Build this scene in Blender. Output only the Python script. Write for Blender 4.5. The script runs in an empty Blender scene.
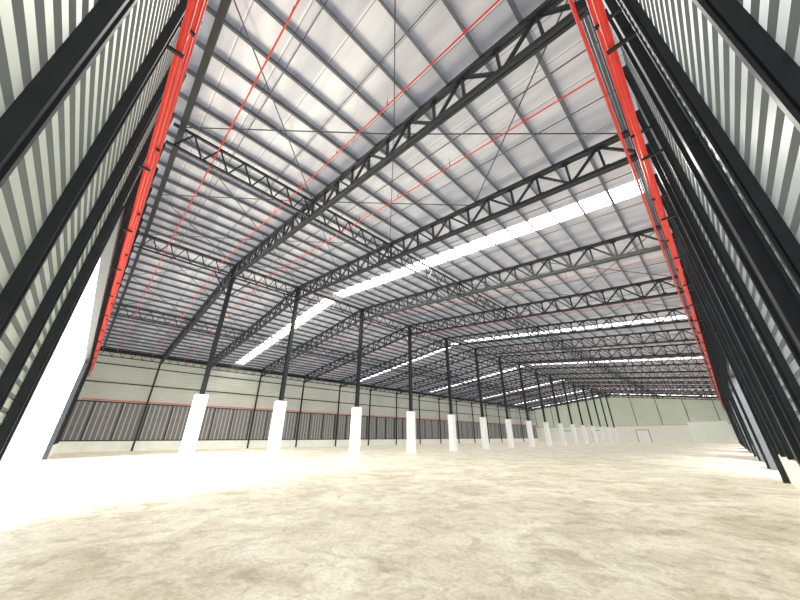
import bpy, math, random
from mathutils import Vector, Matrix
random.seed(4)
scene = bpy.context.scene
try:
    scene.view_settings.view_transform = 'Standard'
    scene.view_settings.look = 'None'
    scene.view_settings.exposure = 0.0
except Exception: pass

# ---------------- dimensions ----------------
H = 1.6
XR = -26.4                 # ridge line
XE, XW = 1.2, -54.6        # east / west cladding planes
YS, YN = -1.15, 131.0      # south / north cladding planes
BAY = 8.13
FRAMES = [5.8, 11.8] + [11.8 + BAY*i for i in range(1, 15)]
SKY = [16.0 + 24.4*i for i in range(5)]
def zr(x): return 15.7 - abs(x - XR)*0.1136

# ---------------- materials ----------------
def mat(name, col, rough=0.6, metal=0.0, noise=0.0, nscale=3.0, bump=0.0, emit=0.0):
    m = bpy.data.materials.new(name); m.use_nodes = True
    nt = m.node_tree; b = nt.nodes['Principled BSDF']
    b.inputs['Base Color'].default_value = (*col, 1)
    b.inputs['Roughness'].default_value = rough
    b.inputs['Metallic'].default_value = metal
    if noise > 0 or bump > 0:
        tc = nt.nodes.new('ShaderNodeTexCoord')
        n = nt.nodes.new('ShaderNodeTexNoise'); n.inputs['Scale'].default_value = nscale
        n.inputs['Detail'].default_value = 6
        nt.links.new(tc.outputs['Object'], n.inputs['Vector'])
        if noise > 0:
            r = nt.nodes.new('ShaderNodeValToRGB')
            r.color_ramp.elements[0].position = 0.3; r.color_ramp.elements[1].position = 0.7
            r.color_ramp.elements[0].color = (*[c*(1-noise) for c in col], 1)
            r.color_ramp.elements[1].color = (*[min(1, c*(1+noise)) for c in col], 1)
            nt.links.new(n.outputs['Fac'], r.inputs['Fac'])
            nt.links.new(r.outputs['Color'], b.inputs['Base Color'])
        if bump > 0:
            bp = nt.nodes.new('ShaderNodeBump'); bp.inputs['Strength'].default_value = bump
            nt.links.new(n.outputs['Fac'], bp.inputs['Height'])
            nt.links.new(bp.outputs['Normal'], b.inputs['Normal'])
    if emit > 0:
        b.inputs['Emission Color'].default_value = (*col, 1)
        b.inputs['Emission Strength'].default_value = emit
    return m

M_STEEL = mat('painted_dark_steel', (0.016, 0.020, 0.024), 0.4, 0.0, 0.2, 4)
M_GALV = mat('galvanised_purlin', (0.115, 0.125, 0.14), 0.45, 0.3, 0.15, 3)
M_ROD = mat('dark_rod', (0.05, 0.055, 0.06), 0.5)
M_RED = mat('red_pipe_paint', (0.66, 0.035, 0.022), 0.35, 0.0, 0.1, 5)
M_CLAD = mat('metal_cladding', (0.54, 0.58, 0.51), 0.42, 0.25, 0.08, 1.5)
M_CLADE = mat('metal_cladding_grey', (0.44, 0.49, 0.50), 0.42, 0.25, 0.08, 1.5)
M_GROOVE_SHADE = mat('cladding_groove_shade', (0.14, 0.155, 0.15), 0.6)  # dark colour paints the shade in the grooves between cladding ribs
M_CLADW = mat('metal_cladding_beige', (0.46, 0.48, 0.43), 0.5, 0.0, 0.08, 0.3)
M_CLADN = mat('metal_cladding_pale', (0.64, 0.69, 0.57), 0.5, 0.0, 0.05, 0.3)
M_MULL = mat('louvre_mullion', (0.42, 0.42, 0.41), 0.5)
M_LOUV = mat('louvre_panel', (0.17, 0.165, 0.16), 0.5, 0.0, 0.15, 2)
M_PLINTH = mat('painted_masonry', (0.86, 0.86, 0.78), 0.8, 0.0, 0.05, 1.2)
M_WHITE = mat('white_paint', (0.90, 0.90, 0.89), 0.6, 0.0, 0.03, 2)
M_SKYL = mat('skylight_glow_bright', (1.0, 0.98, 0.88), 0.5, emit=18.0)  # emission stands in for strong daylight through the first strip
M_SKYD = mat('skylight_glow_dim', (0.97, 0.98, 1.0), 0.5, emit=3.5)  # same panels with weaker painted-in daylight glow, for the dimmer strips
M_GROUND = mat('exterior_concrete', (0.62, 0.60, 0.55), 0.9, 0, 0.1, 0.5)
M_SHUT = mat('shutter_paint', (0.86, 0.90, 0.80), 0.5, 0, 0.03, 1)

def foil():
    m = bpy.data.materials.new('foil_insulation'); m.use_nodes = True
    nt = m.node_tree; b = nt.nodes['Principled BSDF']; L = nt.links
    tc = nt.nodes.new('ShaderNodeTexCoord')
    sx = nt.nodes.new('ShaderNodeSeparateXYZ'); L.new(tc.outputs['Object'], sx.inputs[0])
    d = nt.nodes.new('ShaderNodeMath'); d.operation = 'DIVIDE'; d.inputs[1].default_value = 1.25
    L.new(sx.outputs['Y'], d.inputs[0])
    fr = nt.nodes.new('ShaderNodeMath'); fr.operation = 'FRACT'; L.new(d.outputs[0], fr.inputs[0])
    fl = nt.nodes.new('ShaderNodeMath'); fl.operation = 'FLOOR'; L.new(d.outputs[0], fl.inputs[0])
    wn = nt.nodes.new('ShaderNodeTexWhiteNoise'); wn.noise_dimensions = '1D'; L.new(fl.outputs[0], wn.inputs['W'])
    cr = nt.nodes.new('ShaderNodeValToRGB'); e = cr.color_ramp.elements
    e[0].position = 0.0; e[0].color = (0.24, 0.25, 0.28, 1)
    e[1].position = 0.045; e[1].color = (0.67, 0.69, 0.76, 1)
    e2 = cr.color_ramp.elements.new(0.94); e2.color = (0.64, 0.66, 0.73, 1)
    e3 = cr.color_ramp.elements.new(1.0); e3.color = (0.92, 0.92, 0.95, 1)
    L.new(fr.outputs[0], cr.inputs['Fac'])
    mp = nt.nodes.new('ShaderNodeMapping'); mp.inputs['Scale'].default_value = (0.3, 1.6, 1)
    L.new(tc.outputs['Object'], mp.inputs[0])
    n = nt.nodes.new('ShaderNodeTexNoise'); n.inputs['Scale'].default_value = 1.1; n.inputs['Detail'].default_value = 4
    L.new(mp.outputs[0], n.inputs['Vector'])
    rr = nt.nodes.new('ShaderNodeValToRGB'); e = rr.color_ramp.elements
    e[0].position = 0.3; e[0].color = (0.66, 0.67, 0.71, 1); e[1].position = 0.65; e[1].color = (1, 1, 1, 1)
    L.new(n.outputs['Fac'], rr.inputs['Fac'])
    mx = nt.nodes.new('ShaderNodeMixRGB'); mx.blend_type = 'MULTIPLY'; mx.inputs['Fac'].default_value = 0.85
    L.new(cr.outputs['Color'], mx.inputs[1]); L.new(rr.outputs[0], mx.inputs[2])
    pr = nt.nodes.new('ShaderNodeValToRGB'); e = pr.color_ramp.elements
    e[0].color = (0.82, 0.82, 0.85, 1); e[1].color = (1, 1, 1, 1)
    L.new(wn.outputs['Value'], pr.inputs['Fac'])
    mx3 = nt.nodes.new('ShaderNodeMixRGB'); mx3.blend_type = 'MULTIPLY'; mx3.inputs['Fac'].default_value = 1.0
    L.new(mx.outputs[0], mx3.inputs[1]); L.new(pr.outputs[0], mx3.inputs[2])
    L.new(mx3.outputs[0], b.inputs['Base Color'])
    bp = nt.nodes.new('ShaderNodeBump'); bp.inputs['Strength'].default_value = 0.3
    L.new(n.outputs['Fac'], bp.inputs['Height']); L.new(bp.outputs['Normal'], b.inputs['Normal'])
    b.inputs['Metallic'].default_value = 0.45; b.inputs['Roughness'].default_value = 0.33
    return m
M_FOIL = foil()

def floor_mat():
    m = bpy.data.materials.new('dusty_concrete'); m.use_nodes = True
    nt = m.node_tree; b = nt.nodes['Principled BSDF']; L = nt.links
    tc = nt.nodes.new('ShaderNodeTexCoord')
    def noise(s, d, r, dist=0.0):
        n = nt.nodes.new('ShaderNodeTexNoise'); n.inputs['Scale'].default_value = s; n.inputs['Detail'].default_value = d
        n.inputs['Roughness'].default_value = r; n.inputs['Distortion'].default_value = dist
        L.new(tc.outputs['Object'], n.inputs['Vector']); return n
    def ramp(src, a, ca, c, cc):
        r = nt.nodes.new('ShaderNodeValToRGB'); e = r.color_ramp.elements
        e[0].position = a; e[0].color = (*ca, 1); e[1].position = c; e[1].color = (*cc, 1)
        L.new(src, r.inputs['Fac']); return r
    def mul(a, c, f):
        mx = nt.nodes.new('ShaderNodeMixRGB'); mx.blend_type = 'MULTIPLY'
        if isinstance(f, float): mx.inputs['Fac'].default_value = f
        else: L.new(f, mx.inputs['Fac'])
        L.new(a, mx.inputs[1]); L.new(c, mx.inputs[2]); return mx
    n1 = noise(0.55, 7, 0.62, 0.6); n2 = noise(16, 8, 0.78); n4 = noise(1.6, 9, 0.7, 1.0); n5 = noise(4.0, 8, 0.75, 0.4)
    n3 = nt.nodes.new('ShaderNodeTexVoronoi'); n3.inputs['Scale'].default_value = 6.0
    L.new(tc.outputs['Object'], n3.inputs['Vector'])
    r1 = ramp(n1.outputs['Fac'], 0.36, (0.55, 0.49, 0.36), 0.62, (0.76, 0.72, 0.60))
    r2 = ramp(n2.outputs['Fac'], 0.38, (0.68, 0.66, 0.61), 0.56, (1, 1, 1))
    r4 = ramp(n4.outputs['Fac'], 0.36, (0.58, 0.54, 0.46), 0.52, (1, 1, 1))
    r5 = ramp(n5.outputs['Fac'], 0.34, (0.66, 0.62, 0.55), 0.50, (1, 1, 1))
    a = mul(r1.outputs[0], r2.outputs[0], 0.8); a = mul(a.outputs[0], r4.outputs[0], 0.75); a = mul(a.outputs[0], r5.outputs[0], 0.6)
    r3 = ramp(n3.outputs['Distance'], 0.06, (0.22, 0.18, 0.12), 0.12, (1, 1, 1))
    sel = ramp(n1.outputs['Fac'], 0.42, (1, 1, 1), 0.50, (0, 0, 0))
    a = mul(a.outputs[0], r3.outputs[0], sel.outputs[0])
    L.new(a.outputs[0], b.inputs['Base Color'])
    bp = nt.nodes.new('ShaderNodeBump'); bp.inputs['Strength'].default_value = 0.15
    L.new(n5.outputs['Fac'], bp.inputs['Height']); L.new(bp.outputs['Normal'], b.inputs['Normal'])
    b.inputs['Roughness'].default_value = 0.45
    return m
M_FLOOR = floor_mat()

# ---------------- mesh builder ----------------
class MB:
    def __init__(s): s.v = []; s.f = []; s.m = []; s.mats = []
    def mi(s, m):
        if m not in s.mats: s.mats.append(m)
        return s.mats.index(m)
    def box(s, x0, x1, y0, y1, z0, z1, m):
        k = len(s.v); i = s.mi(m)
        s.v += [(x0,y0,z0),(x1,y0,z0),(x1,y1,z0),(x0,y1,z0),(x0,y0,z1),(x1,y0,z1),(x1,y1,z1),(x0,y1,z1)]
        for q in [(0,3,2,1),(4,5,6,7),(0,1,5,4),(1,2,6,5),(2,3,7,6),(3,0,4,7)]:
            s.f.append(tuple(k+a for a in q)); s.m.append(i)
    def quad(s, a, b, c, d, m):
        k = len(s.v); s.v += [a, b, c, d]; s.f.append((k, k+1, k+2, k+3)); s.m.append(s.mi(m))
    def beam(s, p, q, w, h, m, up=(0,0,1)):
        p = Vector(p); q = Vector(q); d = (q-p)
        if d.length < 1e-6: return
        d.normalize(); u = Vector(up)
        if abs(d.dot(u)) > 0.98: u = Vector((0,1,0))
        side = d.cross(u).normalized(); u2 = side.cross(d).normalized()
        k = len(s.v); i = s.mi(m)
        for c in (p, q):
            for a, b in ((-1,-1),(1,-1),(1,1),(-1,1)):
                s.v.append(tuple(c + side*(a*w/2) + u2*(b*h/2)))
        for fq in [(0,1,2,3),(7,6,5,4),(0,4,5,1),(1,5,6,2),(2,6,7,3),(3,7,4,0)]:
            s.f.append(tuple(k+a for a in fq)); s.m.append(i)
    def tube(s, p, q, r, m, n=10):
        p = Vector(p); q = Vector(q); d = (q-p).normalized()
        u = Vector((0,0,1)) if abs(d.z) < 0.9 else Vector((0,1,0))
        a = d.cross(u).normalized(); b = a.cross(d)
        k = len(s.v); i = s.mi(m)
        for c in (p, q):
            for t in range(n):
                th = 2*math.pi*t/n
                s.v.append(tuple(c + a*math.cos(th)*r + b*math.sin(th)*r))
        for t in range(n):
            s.f.append((k+t, k+(t+1)%n, k+n+(t+1)%n, k+n+t)); s.m.append(i)
        s.f.append(tuple(k+t for t in range(n))[::-1]); s.m.append(i)
        s.f.append(tuple(k+n+t for t in range(n))); s.m.append(i)
    def mesh(s, name):
        me = bpy.data.meshes.new(name); me.from_pydata(s.v, [], s.f)
        for m in s.mats: me.materials.append(m)
        me.polygons.foreach_set('material_index', s.m); me.update()
        return me
    def obj(s, name, loc=(0,0,0)):
        return inst(s.mesh(name), name, loc)
def inst(me, name, loc=(0,0,0)):
    o = bpy.data.objects.new(name, me); o.location = loc
    scene.collection.objects.link(o); return o

# ---------------- floor & ground ----------------
b = MB(); b.box(XW-0.3, XE+0.3, YS-0.3, YN+0.3, -0.3, 0, M_FLOOR); b.obj('floor')
b = MB()
for (x0,x1,y0,y1) in [(-160,XW-0.3,-120,260),(XE+0.3,120,-120,260),(XW-0.3,XE+0.3,-120,YS-0.3),(XW-0.3,XE+0.3,YN+0.3,260)]:
    b.box(x0,x1,y0,y1,-0.4,-0.05,M_GROUND)
b.obj('exterior_ground')

# ---------------- cladding walls ----------------
def subtract(iv, holes):
    out = [iv]
    for h0, h1 in holes:
        n = []
        for a, c in out:
            if h1 <= a or h0 >= c: n.append((a, c)); continue
            if h0 > a: n.append((a, h0))
            if h1 < c: n.append((h1, c))
        out = n
    return out
PITCH, DEP = 0.26, 0.09
def clad(b, axis, plane, inward, extent_fn, z0, z1, holes, m, pitch=PITCH, dep=DEP, groove_m=None):
    z = z0
    groove_m = groove_m or m
    while z < z1 - 0.01:
        zt = min(z + pitch, z1)
        ext = extent_fn(zt)
        if ext:
            hs = [(h[0], h[1]) for h in holes if z + pitch/2 > h[2] and z + pitch/2 < h[3]]
            prof = [(0, 0, groove_m), (0.18, 0, groove_m), (0.25, dep, m), (0.92, dep*0.8, m), (1.0, 0, m)]
            for a, c in subtract(ext, hs):
                for (t0, d0, m0), (t1, d1, m1) in zip(prof[:-1], prof[1:]):
                    za, zb = z + t0*(zt-z), z + t1*(zt-z)
                    pa, pb = plane + inward*d0, plane + inward*d1
                    if axis == 'x':
                        b.quad((a,pa,za),(c,pa,za),(c,pb,zb),(a,pb,zb), m0)
                    else:
                        b.quad((pa,a,za),(pa,c,za),(pb,c,zb),(pb,a,zb), m0)
        z += pitch
def gable_ext(z):
    top = 15.66
    if z > top: return None
    half = (15.7 - z)/0.1136
    return (max(XW, XR-half), min(XE, XR+half))
PL = 1.0
# south wall (left in view)
S_OP = (-38.0, -10.8, 0.0, 7.7)
b = MB()
clad(b, 'x', YS, 1, gable_ext, PL, 15.6, [S_OP], M_CLAD, groove_m=M_GROOVE_SHADE)
for a, c in subtract((XW, XE), [(S_OP[0], S_OP[1])]):
    b.box(a, c, YS-0.2, YS+0.14, 0, PL, M_PLINTH)
    b.box(a, c, YS-0.22, YS+0.16, PL, PL+0.04, M_STEEL)
x = -0.85
while x > XW:
    z0 = S_OP[3] if (S_OP[0] < x < S_OP[1]) else PL
    b.box(x-0.065, x+0.065, YS+DEP, YS+0.22, z0, zr(x)-0.3, M_STEEL)
    b.box(x-0.065, x+0.0, YS+0.2, YS+0.25, z0, zr(x)-0.3, M_STEEL)
    x -= 2.3
for xx in (S_OP[0], S_OP[1]):
    b.box(xx-0.1, xx+0.1, YS-0.05, YS+0.24, 0, S_OP[3], M_STEEL)
b.box(S_OP[0], S_OP[1], YS-0.05, YS+0.24, S_OP[3]-0.1, S_OP[3]+0.2, M_STEEL)
b.obj('wall_south')

# east wall (right in view)
E_OPS = [(21.4, 26.8, 0, 5.0), (29.2, 35.0, 0, 5.0), (45.6, 51.4, 0, 5.0), (61.8, 67.6, 0, 5.0), (78, 84, 0, 5.0), (102,108,0,5.0)]
b = MB()
full = lambda z: (YS, YN)
clad(b, 'y', XE, -1, full, PL, 12.5, E_OPS, M_CLADE, groove_m=M_GROOVE_SHADE)
for a, c in subtract((YS, YN), [(o[0], o[1]) for o in E_OPS]):
    b.box(XE-0.14, XE+0.2, a, c, 0, PL, M_PLINTH)
    b.box(XE-0.16, XE+0.22, a, c, PL, PL+0.04, M_STEEL)
y = 0.95
while y < YN:
    op = [o for o in E_OPS if o[0]-0.1 < y < o[1]+0.1]
    b.box(XE-0.22, XE-DEP, y-0.065, y+0.065, op[0][3] if op else PL, 12.2, M_STEEL)
    b.box(XE-0.25, XE-0.2, y-0.065, y, op[0][3] if op else PL, 12.2, M_STEEL)
    y += 2.0
for o in E_OPS:
    for yy in (o[0], o[1]):
        b.box(XE-0.24, XE+0.1, yy-0.1, yy+0.1, 0, o[3], M_STEEL)
    b.box(XE-0.24, XE+0.1, o[0], o[1], o[3]-0.1, o[3]+0.2, M_STEEL)
b.obj('wall_east')

# west wall (far long wall)
b = MB()
clad(b, 'y', XW, 1, full, 5.6, 12.5, [], M_CLADW, pitch=0.3, dep=0.06)
b.box(XW-0.2, XW+0.15, YS, YN, 0, 1.15, M_PLINTH)
y = YS
while y < YN:
    b.box(XW-0.02, XW+0.04, y, y+0.42, 1.15, 5.6, M_LOUV)
    b.box(XW+0.0, XW+0.10, y+0.42, y+0.54, 1.15, 5.6, M_MULL)
    y += 0.54
for z in (1.2, 5.65, 8.0, 10.3):
    b.box(XW+0.06, XW+0.2, YS, YN, z-0.06, z+0.06, M_STEEL)
y = YS + 1.9
while y < YN:
    b.box(XW+0.06, XW+0.18, y-0.06, y+0.06, 1.15, 5.6, M_STEEL); y += 2.71
b.obj('wall_west')

# north wall (far gable)
b = MB()
clad(b, 'x', YN, -1, gable_ext, 5.0, 15.6, [], M_CLADN, pitch=0.4, dep=0.06)
b.box(XW, XE, YN-0.15, YN+0.2, 0, 5.0, M_PLINTH)
b.box(XW, XE, YN-0.22, YN-0.1, 4.95, 5.1, M_CLADW)
x = -1
while x > XW:
    b.box(x-0.07, x+0.07, YN-0.3, YN-0.1, 5.0, zr(x)-0.3, M_STEEL); x -= 6.6
b.obj('wall_north')
b = MB()
z = 0.0; k = 0
while z < 5.2:
    b.box(-8.0, 0.0, YN-0.36 if k%2 else YN-0.32, YN-0.24, z, z+0.2, M_SHUT); z += 0.2; k += 1
b.box(-8.3,-8.0,YN-0.44,YN-0.24,0,5.4,M_WHITE); b.box(0.0,0.3,YN-0.44,YN-0.24,0,5.4,M_WHITE)
b.box(-8.3,0.3,YN-0.64,YN-0.36,5.2,5.8,M_WHITE)
b.obj('door_1')
for i,xd in enumerate((-20,-33,-43)):
    b = MB()
    b.box(xd-1.6, xd+1.6, YN-0.26, YN-0.16, 0, 3.6, M_WHITE)
    b.box(xd-1.75, xd-1.6, YN-0.3, YN-0.16, 0, 3.75, M_GALV); b.box(xd+1.6, xd+1.75, YN-0.3, YN-0.16, 0, 3.75, M_GALV)
    b.box(xd-1.75, xd+1.75, YN-0.3, YN-0.16, 3.6, 3.75, M_GALV)
    b.obj('door_%d' % (i+2))

# ---------------- roof ----------------
b = MB(); sk = MB()
SW = 0.62
edges = [YS-0.3]
for s in SKY: edges += [s-SW, s+SW]
edges.append(YN+0.3)
for i in range(len(edges)-1):
    y0, y1 = edges[i], edges[i+1]
    for xa, xb in ((XW-0.3, XR), (XR, XE+0.3)):
        za, zb = zr(xa), zr(xb)
        if i % 2:
            m = M_SKYL if i == 1 else M_SKYD
            if xa < XR-1: xb2, xa2 = XR-0.8, xa+1.2
            else: xa2, xb2 = XR+0.8, xb-0.9
            sk.quad((xa2,y0,zr(xa2)),(xa2,y1,zr(xa2)),(xb2,y1,zr(xb2)),(xb2,y0,zr(xb2)), m)
            for q0,q1 in ((xa,xa2),(xb2,xb)):
                b.quad((q0,y0,zr(q0)),(q0,y1,zr(q0)),(q1,y1,zr(q1)),(q1,y0,zr(q1)), M_FOIL)
        else:
            b.quad((xa,y0,za),(xa,y1,za),(xb,y1,zb),(xb,y0,zb), M_FOIL)
            b.quad((xa,y0,za+0.08),(xb,y0,zb+0.08),(xb,y1,zb+0.08),(xa,y1,za+0.08), M_FOIL)
b.obj('ceiling')
sk.obj('skylight_panels')

# purlins
b = MB()
xs = []
d = 0.55
while XR - d > XW: xs += [XR-d, XR+d]; d += 1.32
xs = [x for x in xs if x < XE-0.3]
for x in xs:
    z = zr(x)
    b.box(x-0.012, x+0.012, YS, YN, z-0.22, z-0.01, M_GALV)
    b.box(x-0.012, x+0.075, YS, YN, z-0.235, z-0.215, M_GALV)
    b.box(x-0.075, x+0.012, YS, YN, z-0.02, z-0.005, M_GALV)
b.obj('roof_purlins')

b = MB()
fr = [-0.6] + FRAMES + [YN-0.3]
for a, c in zip(fr[:-1], fr[1:]):
    for t in (0.333, 0.667):
        y = a + (c-a)*t
        for xe in (XE-0.3, XW+0.3):
            b.beam((xe, y, zr(xe)-0.12), (XR, y, zr(XR)-0.12), 0.03, 0.04, M_GALV)
b.obj('purlin_sag_rods')

# ---------------- trusses ----------------
TT, TD = 0.26, 1.32
def truss_mesh():
    b = MB()
    def top(x): return zr(x)-TT-0.08
    def bot(x): return zr(x)-TT-TD
    xe, xw = 0.85, XW+0.6
    for xx in (xe, xw):
        for s in (-1, 1):
            b.beam((xx,s*0.07,top(xx)),(XR,s*0.07,top(XR)),0.10,0.17,M_STEEL)
            b.beam((xx,s*0.07,bot(xx)),(XR,s*0.07,bot(XR)),0.10,0.17,M_STEEL)
    n = 22
    for s, xx in ((1, xe), (-1, xw)):
        L = (XR-xx)
        pts = [xx + L*i/n for i in range(n+1)]
        for i in range(n+1):
            x = pts[i]
            b.beam((x,0,bot(x)),(x,0,top(x)),0.09,0.095,M_STEEL,up=(0,1,0))
            b.box(x-0.15,x+0.15,-0.012,0.012,bot(x)-0.02,bot(x)+0.2,M_STEEL)
            b.box(x-0.15,x+0.15,-0.012,0.012,top(x)-0.2,top(x)+0.02,M_STEEL)
            if i < n:
                x2 = pts[i+1]
                if i % 2 == 0: b.beam((x,0,bot(x)),(x2,0,top(x2)),0.09,0.10,M_STEEL,up=(0,1,0))
                else: b.beam((x,0,top(x)),(x2,0,bot(x2)),0.09,0.10,M_STEEL,up=(0,1,0))
    for x in (xe, XR, xw):
        b.box(x-0.3,x+0.3,-0.02,0.02,bot(x)-0.1,bot(x)+0.35,M_STEEL)
    return b.mesh('roof_truss')
tm = truss_mesh()
for y in FRAMES: inst(tm, 'roof_truss', (0, y, 0))

def ltruss(x, depth):
    b = MB(); zt = zr(x)-TT-0.1; zb = zt-depth
    y0, y1 = YS+0.3, YN-0.45
    b.beam((x,y0,zt),(x,y1,zt),0.11,0.11,M_STEEL); b.beam((x,y0,zb),(x,y1,zb),0.11,0.11,M_STEEL)
    n = 6
    for a, c in zip(fr[:-1], fr[1:]):
        c = min(c, y1)
        for i in range(n):
            p = a+(c-a)*i/n; q = a+(c-a)*(i+1)/n; mdl = (p+q)/2
            b.beam((x,p,zb),(x,mdl,zt),0.06,0.06,M_STEEL,up=(1,0,0)); b.beam((x,mdl,zt),(x,q,zb),0.06,0.06,M_STEEL,up=(1,0,0))
    return b.obj('longitudinal_truss')
ltruss(XR-0.0, 1.15); ltruss(-12.9, 1.1); ltruss(-39.9, 1.1); ltruss(XW+0.9, 1.1)

b = MB()
def zz(x): return zr(x)-0.34
for k, (a, c) in enumerate(zip(fr[:-1], fr[1:])):
    if k % 3 == 2: continue
    for (x0, x1) in ((0.6,-6.2),(-6.2,-12.9),(-12.9,-19.6),(-19.6,XR),(XR,-33.2),(-33.2,-39.9),(-39.9,-46.6),(-46.6,-53.6)):
        if k > 1 and (x0 < -6 and x0 > -50) and k % 3: continue
        b.beam((x0,a,zz(x0)),(x1,c,zz(x1)),0.035,0.035,M_ROD)
        b.beam((x1,a,zz(x1)),(x0,c,zz(x0)),0.035,0.035,M_ROD)
b.obj('roof_cross_bracing')

for yy in (YS+0.62, YN-0.5):
    b = MB()
    for xx in (XE-0.1, XW+0.2):
        p0, p1 = Vector((xx,yy,zr(xx)-0.5)), Vector((XR,yy,zr(XR)-0.5))
        b.beam(p0,p1,0.03,0.5,M_STEEL)
        for o in (-0.24,0.24):
            b.beam(p0+Vector((0,0,o)),p1+Vector((0,0,o)),0.2,0.03,M_STEEL)
    b.obj('end_rafter')
for xx in (XE-0.45, XW+0.45):
    b = MB()
    b.box(xx-0.02,xx+0.02,YS,YN,11.75,12.2,M_STEEL)
    b.box(xx-0.11,xx+0.11,YS,YN,11.73,11.76,M_STEEL); b.box(xx-0.11,xx+0.11,YS,YN,12.18,12.21,M_STEEL)
    b.obj('eave_beam')

# ---------------- columns ----------------
def hsec(b, cx, cy, z0, z1, w, dpt, m, t=0.03):
    b.box(cx-dpt/2, cx-dpt/2+t, cy-w/2, cy+w/2, z0, z1, m)
    b.box(cx+dpt/2-t, cx+dpt/2, cy-w/2, cy+w/2, z0, z1, m)
    b.box(cx-dpt/2+t, cx+dpt/2-t, cy-t/2, cy+t/2, z0, z1, m)
b = MB()
ztop = zr(XR)-TT-0.1
hsec(b, 0, 0, 4.3, ztop, 0.28, 0.36, M_STEEL)
b.box(-0.37,0.37,-0.37,0.37,0,4.4,M_WHITE)
b.box(-0.40,0.40,-0.40,0.40,0,0.12,M_WHITE)
b.box(-0.3,0.3,-0.3,0.3,4.4,4.44,M_STEEL)
b.box(-0.35,0.35,-0.22,0.22,ztop-TD-0.12,ztop-TD-0.06,M_STEEL)
for s in (-1,1):
    b.beam((0,s*0.1,ztop-TD-1.6),(0,s*1.5,ztop-TD+0.25),0.08,0.08,M_STEEL,up=(1,0,0))
cm = b.mesh('steel_column')
for y in FRAMES: inst(cm, 'steel_column', (XR, y, 0))
b = MB(); hsec(b, 0, 0, 0, 11.3, 0.2, 0.2, M_STEEL)
b.box(-0.11,0.11,-0.16,0.16,0,0.04,M_STEEL)
for z in (2.5, 6.0, 9.4): b.box(-0.09,0.09,-0.1,0.1,z,z+0.02,M_STEEL)
wm = b.mesh('wall_column')
for y in FRAMES:
    inst(wm, 'wall_column', (XE-0.22, y, 0))
    inst(wm, 'wall_column', (XW+0.6, y, 0))

# ---------------- red pipes ----------------
b = MB()
yp = YS+0.42
for z, r in ((8.5,0.065),(9.3,0.08),(10.2,0.05)):
    b.tube((XE-0.75, yp, z), (XW+0.8, yp, z), r, M_RED, 12)
x = -1.5
while x > XW+1:
    b.box(x-0.03,x+0.03,YS+0.25,yp+0.1,8.36,8.42,M_STEEL); b.box(x-0.03,x+0.03,YS+0.25,yp+0.1,9.15,9.21,M_STEEL)
    b.beam((x,yp,8.5),(x,yp,9.3),0.05,0.05,M_RED,up=(0,1,0))
    x -= 3.9
b.obj('fire_main_pipe')
b = MB()
xp = XE-0.62
for z, r in ((8.5,0.065),(9.4,0.08)):
    b.tube((xp, YS+0.7, z), (xp, YN-0.9, z), r, M_RED, 12)
b.tube((XE-0.85, YS+0.7, 11.0), (XE-0.85, YN-0.9, 11.0), 0.045, M_RED, 8)
y = 1.7
while y < YN-2:
    b.box(xp-0.1,XE-0.25,y-0.03,y+0.03,8.36,8.42,M_STEEL); b.box(xp-0.1,XE-0.25,y-0.03,y+0.03,9.25,9.31,M_STEEL)
    b.beam((xp,y,8.5),(xp,y,9.4),0.05,0.05,M_RED,up=(0,1,0)); y += 3.5
b.obj('fire_main_pipe')
b = MB()
b.tube((XW+0.3, YS+0.6, 5.85), (XW+0.3, YN-0.8, 5.85), 0.05, M_RED, 8)
b.obj('fire_main_pipe')
b = MB()
ys = [0.9, 4.6, 8.4] + [15.0 + BAY*i for i in range(14)]
for y in ys:
    r = 0.026 if y < 12 else 0.016
    for xe in (XE-0.9, XW+0.9):
        b.tube((xe,y,zr(xe)-0.75),(XR,y,zr(XR)-0.75),r,M_RED,6)
    x = -2.0
    while x > XW+2 and y < 60:
        b.tube((x,y,zr(x)-0.74),(x,y,zr(x)-0.5),0.02,M_RED,6)
        b.tube((x,y,zr(x)-0.5),(x,y,zr(x)-0.23),0.008,M_ROD,4)
        x -= 3.3
b.obj('sprinkler_pipes')

# ---------------- lights ----------------
w = bpy.data.worlds.new('World'); scene.world = w; w.use_nodes = True
bg = w.node_tree.nodes['Background']; bg.inputs[0].default_value = (0.97,0.98,1.0,1); bg.inputs[1].default_value = 4.5
def sun(name, travel, e, col=(1,1,1), ang=0.1, shadow=True):
    l = bpy.data.lights.new(name, 'SUN'); l.energy = e; l.color = col; l.angle = ang
    if not shadow:
        try: l.use_shadow = False
        except Exception: pass
        try: l.cycles.cast_shadow = False
        except Exception: pass
    o = bpy.data.objects.new(name, l); scene.collection.objects.link(o)
    o.rotation_euler = Vector(travel).to_track_quat('-Z', 'Y').to_euler()
    o.location = (0, 0, 30); return o
sun('sun', (-0.34, 0.72, -0.36), 20.0, (1.0,0.97,0.92), 0.6)
sun('sky_fill_sun', (0.42, -0.42, -0.92), 2.8, (1.0,0.985,0.95), 0.5, False)
sun('bounce_sun', (-0.45, 0.45, 0.8), 1.95, (0.985,0.985,1.0), 0.5, False)

# ---------------- camera ----------------
cd = bpy.data.cameras.new('camera'); cd.sensor_width = 36; cd.lens = 300/800*36; cd.clip_end = 1000; cd.clip_start = 0.05
co = bpy.data.objects.new('camera', cd); scene.collection.objects.link(co)
co.location = (0, 0, H)
co.rotation_euler = (math.radians(90+24.55), 0, math.radians(45.2))
scene.camera = co
